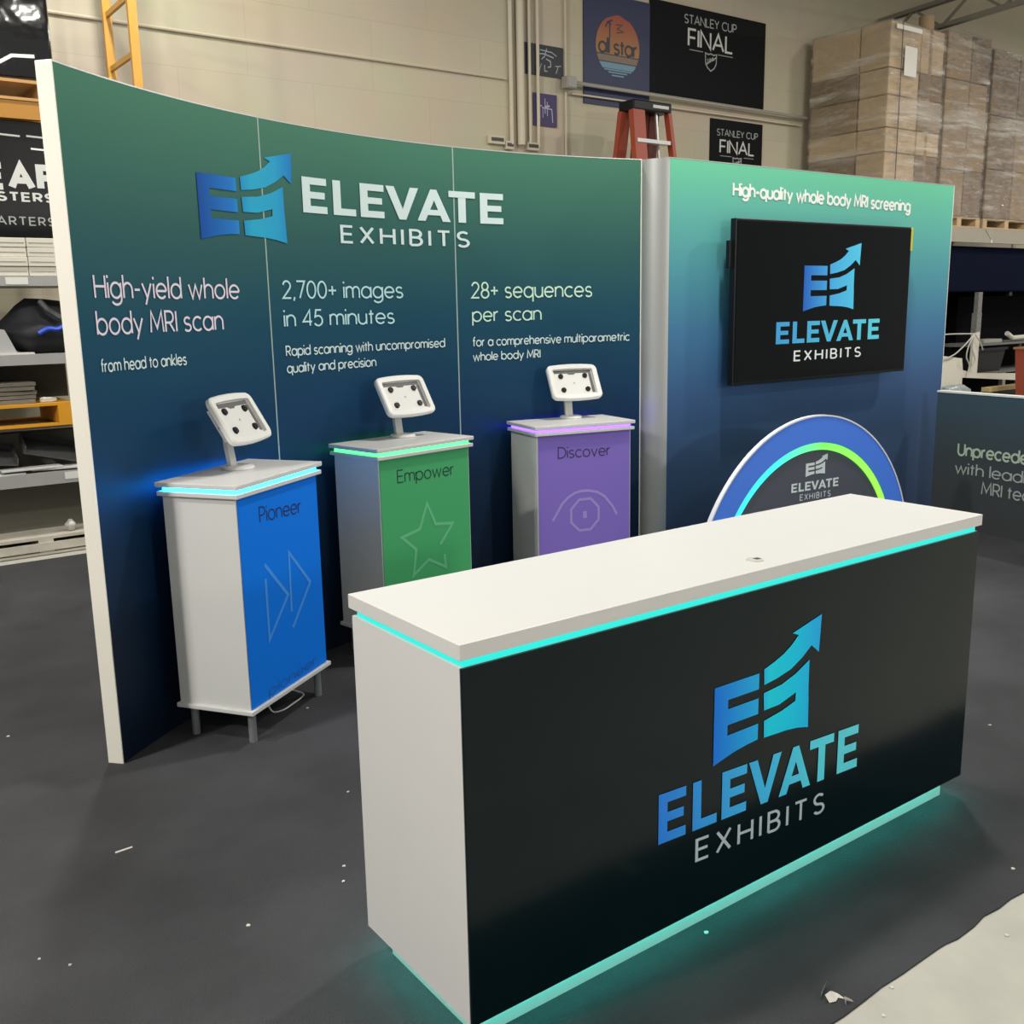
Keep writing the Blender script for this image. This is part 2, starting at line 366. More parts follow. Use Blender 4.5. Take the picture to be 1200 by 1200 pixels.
# conduits and fittings on the block wall
PAINT = mat('wall_paint_steel', (0.58, 0.52, 0.40), 0.5)
for xx, r in ((6.45, .022), (6.56, .04), (6.69, .018), (6.80, .018)):
    tag(MB().tube([(xx, 8.75 - r - .012, 3.3), (xx, 8.75 - r - .012, 6.38)], r, 12).build('conduit_pipe', PAINT), None, 'pipe', 'upright conduits on the block wall')
pl = [o for o in COL.objects if o.name.startswith('conduit_pipe')]
for o, t_ in zip(pl, ('thin cream conduit, leftmost of the four upright pipes on the block wall', 'thick cream pipe, second from left of the four on the block wall', 'thin cream conduit crossing the left end of the small dark wall sign', 'thin cream conduit, rightmost of the close upright pipes, crossing the dark sign')): o['label'] = t_
tag(MB().tube([(7.17, 8.72, 2.5), (7.17, 8.72, 6.38)], .012, 8).build('conduit_pipe', PAINT), 'slim upright conduit right of the small dark signs, through the junction box', 'pipe', 'upright conduits on the block wall')
tag(MB().tube([(-4, 8.735, 3.95), (6.40, 8.735, 3.93)], .014, 8).build('conduit_pipe', PAINT), 'thin level conduit along the upper left block wall', 'pipe', 'level conduits on the block wall')
tag(MB().tube([(7.24, 8.66, 3.97), (11.08, 8.66, 3.96)], .02, 8).build('conduit_pipe', mat('galvanised', (0.5, 0.49, 0.44), 0.4, 0.5)), 'galvanised level conduit under the big black hockey sign', 'pipe', 'level conduits on the block wall')
tag(MB().box(7.24, 11.05, 8.700, 8.728, 3.862, 3.878).build('cable_trunking', PAINT), 'flat cream trunking strip just below the galvanised conduit', 'trunking')
t = thing('junction_box', 'small cream junction box where the level conduits meet', 'junction box', (7.17, 8.705, 3.96))
MB().box(-.07, .07, -.09, 0, -.06, .06, .006).build('body', GREYST, t); MB().box(-.06, .06, -.098, -.09, -.05, .05).build('cover', GREYST, t)
for i, (xx, zz, lb) in enumerate(((6.26, 3.33, 'small grey socket box left of the upright pipes, above the booth wall'), (6.42, 3.29, 'small pipe clamp plate between the first and second upright pipes'), (6.72, 3.30, 'small pipe clamp plate on the two thin right pipes'))):
    t = thing('wall_fitting', lb, 'wall fitting', (xx, 8.745, zz))
    wd = (.1, .05, .08)[i]
    MB().box(-wd, wd, -.04, 0, -.04, .04, .004).build('plate', PAINT, t); MB().box(-wd * .75, wd * .75, -.046, -.04, -.012, .02).build('opening', DKGREY, t)

# ------------------------------------------------------------------ curved backdrop
AC = (3.1828, 1.0875); AR = 3.495; A0 = -0.71969; AK = 1 / 3.464
WH = 2.4735
def arc_pt(u, r, z):
    a = A0 + u * AK
    return (AC[0] + r * sin(a), AC[1] + r * cos(a), z)
PRINT = ramp_mat('backdrop_print', [(0, (.004, .010, .026)), (.28, (.004, .022, .062)), (.5, (.004, .045, .115)), (.66, (.008, .072, .120)), (.80, (.026, .112, .112)), (1, (.060, .205, .135))], 0, WH, rough=0.55, spec=.2)
bd = thing('backdrop_wall', 'tall curved green-to-navy backdrop wall with logo and scan statistics', 'display wall', arc_pt(0, AR, 0))
off = Vector(bd.location)
def at_bd(p): return tuple(Vector(p) - off)
def arc_panel(name, u0, u1, r0, r1, z0, z1, m, n=24):
    rings = []
    for i in range(n + 1):
        u = u0 + (u1 - u0) * i / n
        rings.append([at_bd(arc_pt(u, r0, z0)), at_bd(arc_pt(u, r1, z0)), at_bd(arc_pt(u, r1, z1)), at_bd(arc_pt(u, r0, z1))])
    return MB().loft(rings).build(name, m, bd)
for u0, u1 in ((0.004, 1.117), (1.121, 2.312), (2.316, 3.516)):
    arc_panel('panel', u0, u1, AR, AR + .06, 0, WH, PRINT)
SEAM = mat('seam_edge', (0.35, 0.47, 0.45), 0.5)
for u in (1.119, 2.314): arc_panel('seam_strip', u - .0035, u + .0035, AR - .0012, AR + .05, 0.001, WH - .001, SEAM, 1)
arc_panel('end_cap', -.001, .004, AR - .001, AR + .061, 0, WH, CREAM, 1)
arc_panel('end_cap', 3.514, 3.524, AR - .004, AR + .061, 0, WH, CREAM, 1)
arc_panel('top_trim', 0, 3.52, AR - .001, AR + .061, WH, WH + .005, ALU, 40)
fb = lambda u, z, d=0: at_bd(arc_pt(u, AR - .003 - d, z))
LG_W = ramp_mat('logo_blue_gradient', [(0, (.010, .075, .36)), (.35, (.02, .20, .62)), (.55, (.03, .42, .66)), (.8, (.03, .38, .66)), (1, (.02, .20, .60))], .70, 1.32, 'X', 0.45)
# the gradient runs left to right over the mark
logo(bd, fb, .735, 1.953, .282, .258, LG_W)
LG_W.node_tree.nodes['Map Range'].inputs['From Min'].default_value = fb(.72, 2)[0]; LG_W.node_tree.nodes['Map Range'].inputs['From Max'].default_value = fb(1.31, 2)[0]
letters(bd, elevate_polys(1.36, 2.628, 2.099, .157), fb, INK_W)
letters(bd, text_polys('EXHIBITS', 1.592, 2.400, 1.977, .073, .115, .33), fb, INK_W)
for tx, u0, u1, z0, cap, wt, ink in (('High-yield whole', .105, .934, 1.715, .078, .080, INK_P), ('body MRI scan', .099, .824, 1.587, .078, .080, INK_P), ('from head to ankles', .099, .589, 1.455, .042, .105, INK_W),
        ('2,700+ images', 1.204, 1.961, 1.716, .075, .080, INK_C), ('in 45 minutes', 1.203, 1.899, 1.590, .071, .080, INK_C), ('Rapid scanning with uncompromised', 1.202, 2.224, 1.458, .043, .105, INK_W), ('quality and precision', 1.202, 1.769, 1.381, .042, .105, INK_W),
        ('28+ sequences', 2.412, 3.197, 1.711, .080, .080, INK_G), ('per scan', 2.414, 2.863, 1.586, .072, .080, INK_G), ('for a comprehensive multiparametric', 2.411, 3.444, 1.453, .045, .105, INK_W), ('whole body MRI', 2.411, 2.854, 1.375, .043, .105, INK_W)):
    letters(bd, text_polys(tx, u0, u1, z0, cap, wt), fb, ink)

# ------------------------------------------------------------------ flat television wall
TY = 4.29
tw = thing('television_wall', 'flat teal-to-blue booth wall carrying the television, with headline on top', 'display wall', (4.279, TY, 0))
PRINT_LIT = ramp_mat('television_wall_print_lit', [(0, (.030, .052, .105)), (.3, (.038, .080, .17)), (.45, (.045, .115, .27)), (.6, (.060, .20, .39)), (.75, (.085, .34, .42)), (.88, (.12, .47, .42)), (1, (.15, .60, .37))], 0, WH, rough=0.5, spec=.25)  # print colours with the stronger light on this wall mixed in
MB().box(.012, 2.944, 0, .13, 0, WH).build('panel', PRINT_LIT, tw)
ep = [(0.012, 0), (-.012, .008), (-.034, .028), (-.055, .06), (-.072, .095), (-.077, .125), (-.078, .20), (.012, .20)]
MB().prism(ep, 0, WH).build('end_post', mat('brushed_post', (0.42, 0.43, 0.42), 0.42, 0.35), tw, smooth=True)
MB().box(2.944, 2.95, -.001, .131, 0, WH).build('end_cap', CREAM, tw)
MB().box(0, 2.95, -.001, .131, WH, WH + .005).build('top_trim', ALU, tw)
letters(tw, text_polys('High-quality whole body MRI screening', 4.826 - 4.279, 6.672 - 4.279, 2.294, .072, .155, z1=2.272), on_y(-.0025), mat('bright_white_vinyl', (.9, .95, .92), .5))

# ------------------------------------------------------------------ television
tv = thing('television', 'large black flat television hung on the teal wall showing the logo', 'television', (5.63, 4.17, 1.163))
MB().box(-.905, .90, 0, .045, 0, .988, .004).build('casing', BLACKP, tv)
MB().box(-.893, .888, -.003, .001, .018, .974).build('screen', mat('dark_screen', (0.004, 0.005, 0.006), 0.1, spec=0.12), tv)
MB().box(-.35, .35, .045, .119, .25, .75).build('wall_mount', BLACKP, tv)
MB().box(-.935, -.905, .02, .05, .70, .86, .003).build('sensor_bar', BLACKP, tv)
o = MB().box(.888, .909, -.0045, .046, .83, .985).build('sticker', mat('yellow_sticker', (.62, .58, .05), .5), tv); o['label'] = 'yellow energy sticker'
fv = lambda u, z, d=0: (u - 5.63, -.0045 - d, z - 1.163)
LG_T = ramp_mat('screen_logo_gradient', [(0, (.02, .10, .45)), (.5, (.06, .36, .68)), (1, (.08, .50, .70))], -.27, .33, 'X', .4, emit=0.30)
logo(tv, fv, 5.367, 1.6, .289, .282, LG_T)
letters(tv, elevate_polys(5.112, 6.198, 1.399, .136), fv, ramp_mat('screen_letter_gradient', [(0, (.05, .30, .60)), (1, (.10, .55, .66))], -.5, .6, 'X', .4, emit=0.30))
letters(tv, text_polys('EXHIBITS', 5.300, 5.996, 1.289, .059, .115, .33), fv, mat('screen_white', (.7, .75, .75), .5, emit=(.7, .75, .75), estr=.2))

# ------------------------------------------------------------------ half-round illuminated arch
ar = thing('illuminated_arch', 'blue half-round arch sign with glowing green ring in front of the teal wall', 'arch sign', (4.875, 3.66, 0))
def half_ring(r0, r1, y0, y1, n=64):
    rings = []
    for i in range(n + 1):
        a = pi * i / n; c_, s_ = cos(a), sin(a)
        rings.append([(r0 * c_, y0, r0 * s_), (r1 * c_, y0, r1 * s_), (r1 * c_, y1, r1 * s_), (r0 * c_, y1, r0 * s_)])
    return MB().loft(rings)
half_ring(.846, 1.0, 0, .02).build('ring_panel', mat('arch_blue', (.075, .25, 1.0), .45), ar, smooth=True)
half_ring(1.0, 1.009, -.003, .022).build('edge_band', mat('arch_white_edge', (.85, .88, .92), .4), ar, smooth=True)
half_ring(.803, .844, .004, .019).build('light_ring', ramp_mat('ring_glow', [(0, (.04, .62, .72)), (.3, (.05, .75, .62)), (.55, (.16, .80, .10)), (1, (.30, .85, .06))], -.84, .84, 'X', .4, emit=1.15), ar, smooth=True)
pts = [(.80 * cos(pi * i / 48), .80 * sin(pi * i / 48)) for i in range(49)]
MB().prism(pts, .012, .02, fn=lambda x, y, z: (x, z, y)).build('center_panel', mat('arch_grey', (.085, .10, .135), .45), ar)
fa = lambda u, z, d=0: (u - 4.875, .0105 - d, z)
INK_A = mat('grey_vinyl', (.72, .84, .88), .5)
logo(ar, fa, 4.811, .651, .1, .078, INK_A)
letters(ar, elevate_polys(4.686, 5.128, .570, .053, z1=.561), fa, INK_A)
letters(ar, text_polys('EXHIBITS', 4.769, 5.054, .516, .033, .10, .33, z1=.508), fa, INK_A)

# ------------------------------------------------------------------ low side wall
A_ = Vector((6.894, 3.728, 0)); D_ = Vector((-.144, -.9896, 0)).normalized()
lw = thing('low_side_wall', 'waist-high charcoal side wall with grey lettering, right of the television wall', 'low wall', A_, atan2(D_.y, D_.x))
PRINT3 = ramp_mat('side_wall_print', [(0, (.062, .066, .068)), (.5, (.058, .072, .080)), (1, (.055, .098, .130))], 0, 1.0, rough=.45)
MB().box(-.43, 1.5, 0, .06, 0, .985).build('panel', PRINT3, lw)
MB().box(-.434, 1.504, -.004, .064, .985, .998).build('top_cap', mat('cap_white', (.85, .86, .84), .4), lw)
fl = lambda u, z, d=0: (u, -.003 - d, z)
for tx, u0, u1, z0, cap, wt, ink in (('Unprecedented', -.218, .575, .541, .083, .13, mat('side_letter_green', (.50, .62, .48), .5)), ('with leading', -.23, .48, .408, .078, .09, mat('side_letter_grey', (.44, .49, .47), .5)), ('MRI technology', 0.0, .80, .284, .083, .09, MC['side_letter_grey'])):
    letters(lw, text_polys(tx, u0, u1, z0, cap, wt), fl, ink)

# ------------------------------------------------------------------ reception counter
rc = thing('reception_counter', 'long black-fronted reception counter with white top and turquoise light strips', 'counter', (1.065, 1.652, 0))
L_, W_ = 2.0066, .4942
MB().box(0, L_, 0, W_, .9406, .976, .0015).build('counter_top', WHITE, rc)
LED_C = mat('turquoise_led', (0.0, .1, .1), .4, emit=(0.015, .78, .68), estr=1.06)
LED_B = mat('turquoise_base_led', (0.0, .1, .1), .4, emit=(0.012, .74, .62), estr=17.0)
MB().box(.016, L_ - .016, .014, W_ - .014, .9205, .9412).build('light_strip', LED_C, rc)
MB().box(.006, L_ - .006, .012, W_ - .006, .0767, .9212).build('body', WHITE, rc)
MB().box(.0075, L_ - .0075, .0055, .0122, .0767, .9205).build('front_panel', mat('black_laminate_glow_tint', (.0012, .0085, .0115), .16, noise=.15, nscale=2, spec=.2), rc)  # teal in the base colour stands in for the LED glow
MB().box(.05, L_ - .05, .05, W_ - .05, 0, .0705).build('plinth', mat('plinth_glow_tint', (.42, .68, .65), .4), rc)  # white plinth, its colour tinted teal to deepen the LED glow
MB().box(.06, L_ - .06, .06, W_ - .06, .0705, .0767).build('plinth_spacer', DKGREY, rc)
for q in ((.028, L_ - .028, .028, .040), (.028, L_ - .028, W_ - .040, W_ - .028), (.028, .040, .042, W_ - .042), (L_ - .040, L_ - .028, .042, W_ - .042)):
    MB().box(*q, .0705, .0766).build('light_strip', LED_B, rc)   # tape under the body, washing down the plinth
g = MB().cyl(1.0, .077, .9758, .979, .024, .022).build('cable_grommet', mat('grommet_grey', (.55, .54, .50), .4), rc, smooth=True)
MB().box(1.0, 1.018, .070, .084, .9788, .9795).build('slot', DKGREY, g)
fc = lambda u, z, d=0: (u - 1.065, .0038 - d, z)
LG_C = ramp_mat('counter_logo_gradient', [(0, (.01, .20, .88)), (.42, (.02, .50, .96)), (.5, (.01, .74, .98)), (.75, (.005, .66, 1.0)), (1, (.02, .46, 1.0))], 1.838 - 1.065, 2.27 - 1.065, 'X', .4)
logo(rc, fc, 1.838, .478, .212, .212, LG_C)
letters(rc, elevate_polys(1.643, 2.466, .322, .135, z1=.288), fc, ramp_mat('counter_letter_gradient', [(0, (.03, .25, .92)), (.5, (.06, .58, 1.0)), (.75, (.11, .78, .98)), (1, (.14, .80, .94))], 1.643 - 1.065, 2.466 - 1.065, 'X', .4))
letters(rc, text_polys('EXHIBITS', 1.783, 2.314, .228, .058, .10, .33, z1=.193), fc, mat('silver_vinyl', (.50, .62, .68), .45))

# ------------------------------------------------------------------ three kiosks
KL, KW, OV = .621, .365, .019
LEG = mat('leg_metal', (.36, .36, .38), .35, .5)
def kiosk(loc, rz, label, front, led_mat, word, u0, u1, zl, zr, icon, faint=False):
    k = thing('display_kiosk', label, 'kiosk', (*loc, 0), rz, 'white cabinets along the curved wall')
    MB().box(0, KL, 0, KW, 1.013, 1.032, .003).build('top_slab', WHITE, k)
    MB().box(.02, KL - .02, .02, KW - .02, .9965, 1.0135).build('light_strip', led_mat, k)
    MB().box(.003, KL - .003, .003, KW - .003, .979, .997, .003).build('lower_slab', WHITE, k)
    MB().box(OV, KL - OV, OV + .004, KW - OV, .146, .979).build('body', WHITE_K, k)
    MB().box(OV + .006, KL - OV - .006, OV, OV + .0045, .148, .980).build('front_panel', front, k)
    MB().box(.007, KL - .007, .007, KW - .007, .128, .146, .003).build('base_board', WHITE, k)
    for x in (.06, KL - .06):
        for y in (.05, KW - .05): MB().cyl(x, y, 0, .1285, .016, n=16).build('leg', LEG, k, smooth=True)
    f = lambda u, z, d=0: (u, OV - .0007 - d, z)
    ink, pale = icon[1], icon[2]
    letters(k, text_polys(word, u0, u1, zl, .058, .075, z1=zr), f, ink)
    ps = []
    for line in icon[0]: ps += ribbon(line, .015)
    MB().flat(ps, f).build('icon', pale, k)
    if faint: letters(k, text_polys('pioneer', .145, .51, .158, .04, .06, z1=.168), f, mat('faint_navy_vinyl', (.010, .10, .42), .5))
    return k
def led(name, c, s): return mat(name, tuple(v * .1 for v in c), .4, emit=c, estr=s)
chev = [[(.173, .691), (.324, .528), (.172, .384), (.172, .634)], [(.343, .45), (.35, .698), (.499, .535), (.345, .382)]]
star = [[(.413, .464), (.419, .397), (.306, .456), (.206, .398), (.228, .521), (.141, .596), (.256, .617), (.308, .735), (.36, .625), (.475, .61), (.386, .517)]]
oc = [(.308 + .094 * cos(pi / 4 * i + pi / 8), .525 + .094 * sin(pi / 4 * i + pi / 8)) for i in range(9)]
eye = [[(.107, .509), (.167, .599), (.205, .632), (.245, .652), (.29, .66), (.334, .657), (.385, .645), (.432, .617), (.483, .558), (.512, .506)], oc, [(.295, .525), (.32, .525)], [(.295, .513), (.32, .513)], [(.295, .537), (.32, .537)]]
kiosk((1.324, 3.524), .601, 'white kiosk with blue front marked Pioneer, nearest the wall end', mat('blue_print', (.003, .19, .86), .5, spec=.15), led('blue_led', (.006, .33, 1.0), 36.0), 'Pioneer', .162, .463, .862, .842, (chev, mat('navy_vinyl', (.012, .02, .13), .5), mat('pale_blue_print', (.06, .31, .90), .45)), True)
kiosk((2.179, 4.016), .189, 'white kiosk with green front marked Empower, middle of the three', mat('green_print', (.070, .43, .165), .5, spec=.2), led('green_led', (.04, 1.0, .12), 5.5), 'Empower', .129, .492, .861, .853, (star, mat('dark_green_vinyl', (.012, .05, .05), .5), mat('pale_green_print', (.15, .56, .28), .45)))
kiosk((3.23, 4.203), -.195, 'white kiosk with purple front marked Discover, nearest the television wall', mat('purple_print', (.235, .16, .60), .5, spec=.2), led('purple_led', (.06, .026, 1.0), 14.0), 'Discover', .145, .468, .852, .846, (eye, mat('dark_purple_vinyl', (.03, .015, .09), .5), mat('pale_purple_print', (.36, .28, .70), .45)))

# ------------------------------------------------------------------ tablet stands
TABW = mat('stand_white', (.80, .80, .78), .35)
def tablet(loc, rz, label):
    t = thing('tablet_stand', label, 'tablet stand', (*loc, 1.0325), rz, 'tablet stands on the kiosks')
    MB().loft([[(r * cos(2 * pi * i / 32), r * sin(2 * pi * i / 32), z) for i in range(32)] for r, z in ((.062, 0), (.064, .004), (.062, .011), (.056, .014))]).build('foot', TABW, t, smooth=True)
    ti = .54; C = Vector((0.018, -.012, .203)); X = Vector((1, 0, 0)); Up = Vector((0, sin(ti), cos(ti))); Nn = X.cross(Up)  # Nn points to the viewer
    if Nn.y > 0: Nn = -Nn
    P = lambda x, y, d: tuple(C + X * x + Up * y + Nn * d)
    # curved flat arm from the foot up to the back of the housing
    arm = [(.028, .012), (.034, .05), (.040, .09), (.042, .125), (.030, .165), (.016, .19)]
    MB().loft([[(-.022, y - .009, z), (.022, y - .009, z), (.022, y + .009, z + .004), (-.022, y + .009, z + .004)] for y, z in arm]).build('arm', mat('stand_grey', (.60, .60, .57), .38), t, smooth=True)
    W2, H2 = .154, .108
    def outline(w, h, bow, r):
        p = []
        for cx, cy, a0 in ((w - r, h - r, 0), (-w + r, h - r, 90), (-w + r, -h + r, 180), (w - r, -h + r, 270)):
            p += arc(cx, cy, r, r, a0, a0 + 90, 6)
        q = []
        for i in range(len(p)):
            a, b_ = p[i], p[(i + 1) % len(p)]
            for k in range(4): q.append((a[0] + (b_[0] - a[0]) * k / 4, a[1] + (b_[1] - a[1]) * k / 4))
        return [(x_, y_ + (1 if y_ > 0 else -1) * bow * (1 - (x_ / w) ** 2)) for x_, y_ in q]
    o_ = outline(W2, H2 - .006, .010, .026); i_ = outline(W2 - .030, H2 - .030, .004, .008)
    fr = MB().loft([[P(x_, y_, d) for x_, y_ in ol] for ol, d in ((i_, -.006), (i_, .010), (outline(W2 - .006, H2 - .012, .010, .024), .012), (o_, .006), (o_, -.012), (outline(W2 - .01, H2 - .016, .009, .02), -.02))], caps=False).build('frame', TABW, t, smooth=True)
    bp = outline(W2 - .011, H2 - .017, .009, .02)
    MB().prism(bp, -.019, -.004, fn=lambda x_, y_, z_: P(x_, y_, z_)).build('back_plate', mat('stand_plate', (.74, .74, .72), .45), t)
    SL = mat('slot_grey', (.11, .11, .11), .5)
    MB().prism([(-.112, .058), (-.035, .058), (-.02, .050), (.01, .050), (.02, .058), (.116, .058), (.116, .076), (-.112, .076)], -.004, -.0025, fn=lambda x_, y_, z_: P(x_, y_, z_)).build('slot', SL, t)
    MB().prism([(.100, -.066), (.117, -.066), (.117, .056), (.100, .056)], -.004, -.0025, fn=lambda x_, y_, z_: P(x_, y_, z_)).build('slot', SL, t)
    for a in (-.075, .075):
        for b_ in (-.045, .040):
            MB().cyl(a, b_, -.004, .004, 0.0155, .0135, n=16, fn=lambda x_, y_, z_: P(x_, y_, z_)).build('pad', BLACKP, t, smooth=True)
    MB().cyl(0, -.004, -.004, -.003, .006, n=12, fn=lambda x_, y_, z_: P(x_, y_, z_)).build('emblem', mat('emblem_grey', (.45, .45, .44), .5), t)
    bk = MB().prism([(-.10, -.07), (.10, -.07), (.10, .07), (-.10, .07)], -.045, -.019, fn=lambda x_, y_, z_: P(x_ - .02, y_, z_)).build('rear_housing', TABW, t)
    MB().cyl(0, 0, -.004, .002, .006, n=12, fn=lambda x_, y_, z_: P(-.12 - z_, -.01 + y_, -.032 + x_)).build('lock', mat('lock_grey', (.25, .25, .25), .4, .6), bk)
    return t
tb = tablet((1.490, 3.925), .66, 'white empty tablet stand on the blue-fronted kiosk')
dup(tb, (2.512, 4.358, 1.0325), .189, 'white empty tablet stand on the green-fronted kiosk')
dup(tb, (3.652, 4.418, 1.0325), -.26, 'white empty tablet stand on the purple-fronted kiosk')
# loose cable below the blue kiosk
tag(MB().tube(smooth_path([(1.50, 3.86, .12), (1.505, 3.835, .05), (1.52, 3.82, .006), (1.56, 3.81, .005), (1.62, 3.845, .006), (1.70, 3.905, .009), (1.68, 3.95, .02), (1.60, 3.97, .06), (1.58, 3.97, .125)]), .0035, 10).build('power_cable', mat('white_cable', (.75, .75, .73), .4)), 'white looped power cable hanging under the blue-fronted kiosk', 'cable')

# ------------------------------------------------------------------ signs on the block wall
def sign(name, label, x0, x1, z0, z1, m, y=8.75, th=.015):
    o = thing(name, label, 'sign', ((x0 + x1) / 2, y, z0))
    MB().box(-(x1 - x0) / 2, (x1 - x0) / 2, -th, 0, 0, z1 - z0).build('board', m, o)
    return o, (lambda u, z, d=0: (u - (x0 + x1) / 2, -th - .002 - d, z - z0))
SB = mat('sign_black', (.006, .008, .009), .6, spec=.12)
SG = mat('sign_silver', (.36, .37, .36), .5); SWH = mat('sign_white', (.62, .63, .60), .5)
def crest(o, f, cx, z1, w_, h_):
    out = [(cx - w_, z1), (cx - w_ * .45, z1 - h_ * .06), (cx, z1), (cx + w_ * .45, z1 - h_ * .06), (cx + w_, z1), (cx + w_ * .95, z1 - h_ * .55), (cx + w_ * .6, z1 - h_ * .82), (cx, z1 - h_), (cx - w_ * .6, z1 - h_ * .82), (cx - w_ * .95, z1 - h_ * .55)]
    ps = ribbon(out, .014, True) + [[(cx - w_ * .95, z1 - h_ * .62), (cx + w_ * .95, z1 - h_ * .12), (cx + w_ * .95, z1 - h_ * .22), (cx - w_ * .95, z1 - h_ * .72)]]
    ps += text_polys('NHL', cx - w_ * .6, cx + w_ * .62, z1 - h_ * .52, h_ * .2, .14, .14, z1=z1 - h_ * .34)
    MB().flat(ps, f).build('crest', SG, o)
o, f = sign('championship_sign', 'large black wall sign reading STANLEY CUP FINAL above the ladder', 8.40, 10.34, 3.972, 4.99, SB)
letters(o, text_polys('STANLEY CUP', 8.941, 9.81, 4.812, .088, .10, .13), f, SG); letters(o, text_polys('FINAL', 9.010, 9.748, 4.578, .175, .10, .14), f, SWH)
for a, b_ in ((9.025, 9.25), (9.50, 9.76)): MB().flat([[(a, 4.53), (b_, 4.53), (b_, 4.538), (a, 4.538)]], f).build('rule', SG, o)
crest(o, f, 9.385, 4.53, .095, .19)
o, f = sign('championship_sign', 'small black wall sign reading STANLEY CUP FINAL, below the large one', 9.405, 10.335, 3.2, 3.824, SB)
letters(o, text_polys('STANLEY CUP', 9.516, 10.245, 3.640, .07, .10, .13), f, SG); letters(o, text_polys('FINAL', 9.575, 10.182, 3.449, .138, .10, .14), f, SWH)
for a, b_ in ((9.575, 9.78), (10.0, 10.18)): MB().flat([[(a, 3.405), (b_, 3.405), (b_, 3.412), (a, 3.412)]], f).build('rule', SG, o)
crest(o, f, 9.88, 3.40, .075, .15)
NAVY = mat('sign_navy', (.020, .028, .085), .5)
o, f = sign('event_sign', 'navy wall sign with a round sunset and the words all star', 7.434, 8.398, 3.80, 4.93, NAVY)
cx, cz, rr = 7.92, 4.42, .32
disc = lambda z0, z1: [[(cx - sqrt(max(0, rr * rr - (a - cz) ** 2)), a), (cx + sqrt(max(0, rr * rr - (a - cz) ** 2)), a), (cx + sqrt(max(0, rr * rr - (b_ - cz) ** 2)), b_), (cx - sqrt(max(0, rr * rr - (b_ - cz) ** 2)), b_)] for a, b_ in [(z0 + (z1 - z0) * i / 8, z0 + (z1 - z0) * (i + 1) / 8) for i in range(8)]]
MB().flat(disc(4.335, 4.739), f).build('sunset_disc', ramp_mat('sunset_print', [(0, (.40, .22, .10)), (1, (.36, .085, .075))], .565, .97, 'Z', .5), o)
MB().flat(disc(4.26, 4.325), f).build('sand_band', mat('sand_print', (.22, .16, .12), .5), o)
MB().flat(disc(4.19, 4.25) + [[(cx - .20, 4.17), (cx + .20, 4.17), (cx + .20, 4.185), (cx - .20, 4.185)], [(cx - .14, 4.145), (cx + .14, 4.145), (cx + .14, 4.16), (cx - .14, 4.16)], [(cx - .09, 4.115), (cx + .09, 4.115), (cx + .09, 4.13), (cx - .09, 4.13)]], f).build('water_band', mat('water_print', (.16, .30, .40), .5), o)
f2 = lambda u, z, d=0: (f(u, z)[0], f(u, z)[1] - .002 - d, f(u, z)[2])
letters(o, text_polys('all star', 7.645, 8.20, 4.345, .145, .12, .10), f2, mat('sign_ink', (.03, .03, .045), .5))
MB().flat(ribbon([(7.74, 4.60), (7.77, 4.655), (7.82, 4.63)], .018) + ribbon([(7.77, 4.655), (7.84, 4.68)], .018) + ribbon([(7.80, 4.655), (7.80, 4.50)], .016) + ribbon([(7.89, 4.64), (7.98, 4.65), (7.91, 4.60), (8.0, 4.58), (7.9, 4.56)], .012), f2).build('palm_mark', MC['sign_ink'], o)
o, f = sign('small_sign', 'small black wall sign with scribbled white marks behind the thin pipes', 6.62, 7.15, 4.012, 4.312, mat('sign_dark', (.014, .016, .026), .5))
MB().flat(ribbon([(6.84, 4.26), (7.0, 4.25), (7.06, 4.22)], .01) + ribbon([(6.80, 4.22), (6.90, 4.225), (7.02, 4.20)], .012) + ribbon([(6.93, 4.28), (6.90, 4.20), (6.86, 4.17)], .01) + ribbon([(6.92, 4.18), (6.98, 4.16), (6.98, 4.11), (6.94, 4.10)], .012) + ribbon([(6.86, 4.13), (6.83, 4.06)], .01) + ribbon([(6.90, 4.12), (6.90, 4.06), (6.94, 4.06)], .01) + ribbon([(7.08, 4.12), (7.05, 4.05)], .01) + ribbon([(7.04, 4.12), (7.12, 4.13)], .008), f).build('marking', mat('sign_chalk', (.36, .40, .44), .5), o)
o, f = sign('small_sign', 'small purple wall sign with white line marks beside the pipes', 6.75, 7.06, 3.517, 3.838, mat('sign_purple', (.035, .022, .11), .5))
MB().flat(ribbon([(6.83, 3.73), (6.83, 3.58)], .012) + ribbon([(6.87, 3.70), (6.87, 3.60)], .008) + ribbon([(6.90, 3.79), (6.90, 3.64)], .010) + ribbon([(6.93, 3.76), (6.93, 3.62)], .010) + ribbon([(6.86, 3.70), (6.99, 3.69), (7.0, 3.56)], .012) + ribbon([(6.96, 3.72), (6.90, 3.71)], .02) + ribbon([(6.80, 3.715), (6.86, 3.715)], .014), f).build('marking', mat('sign_chalk2', (.42, .38, .52), .5), o)

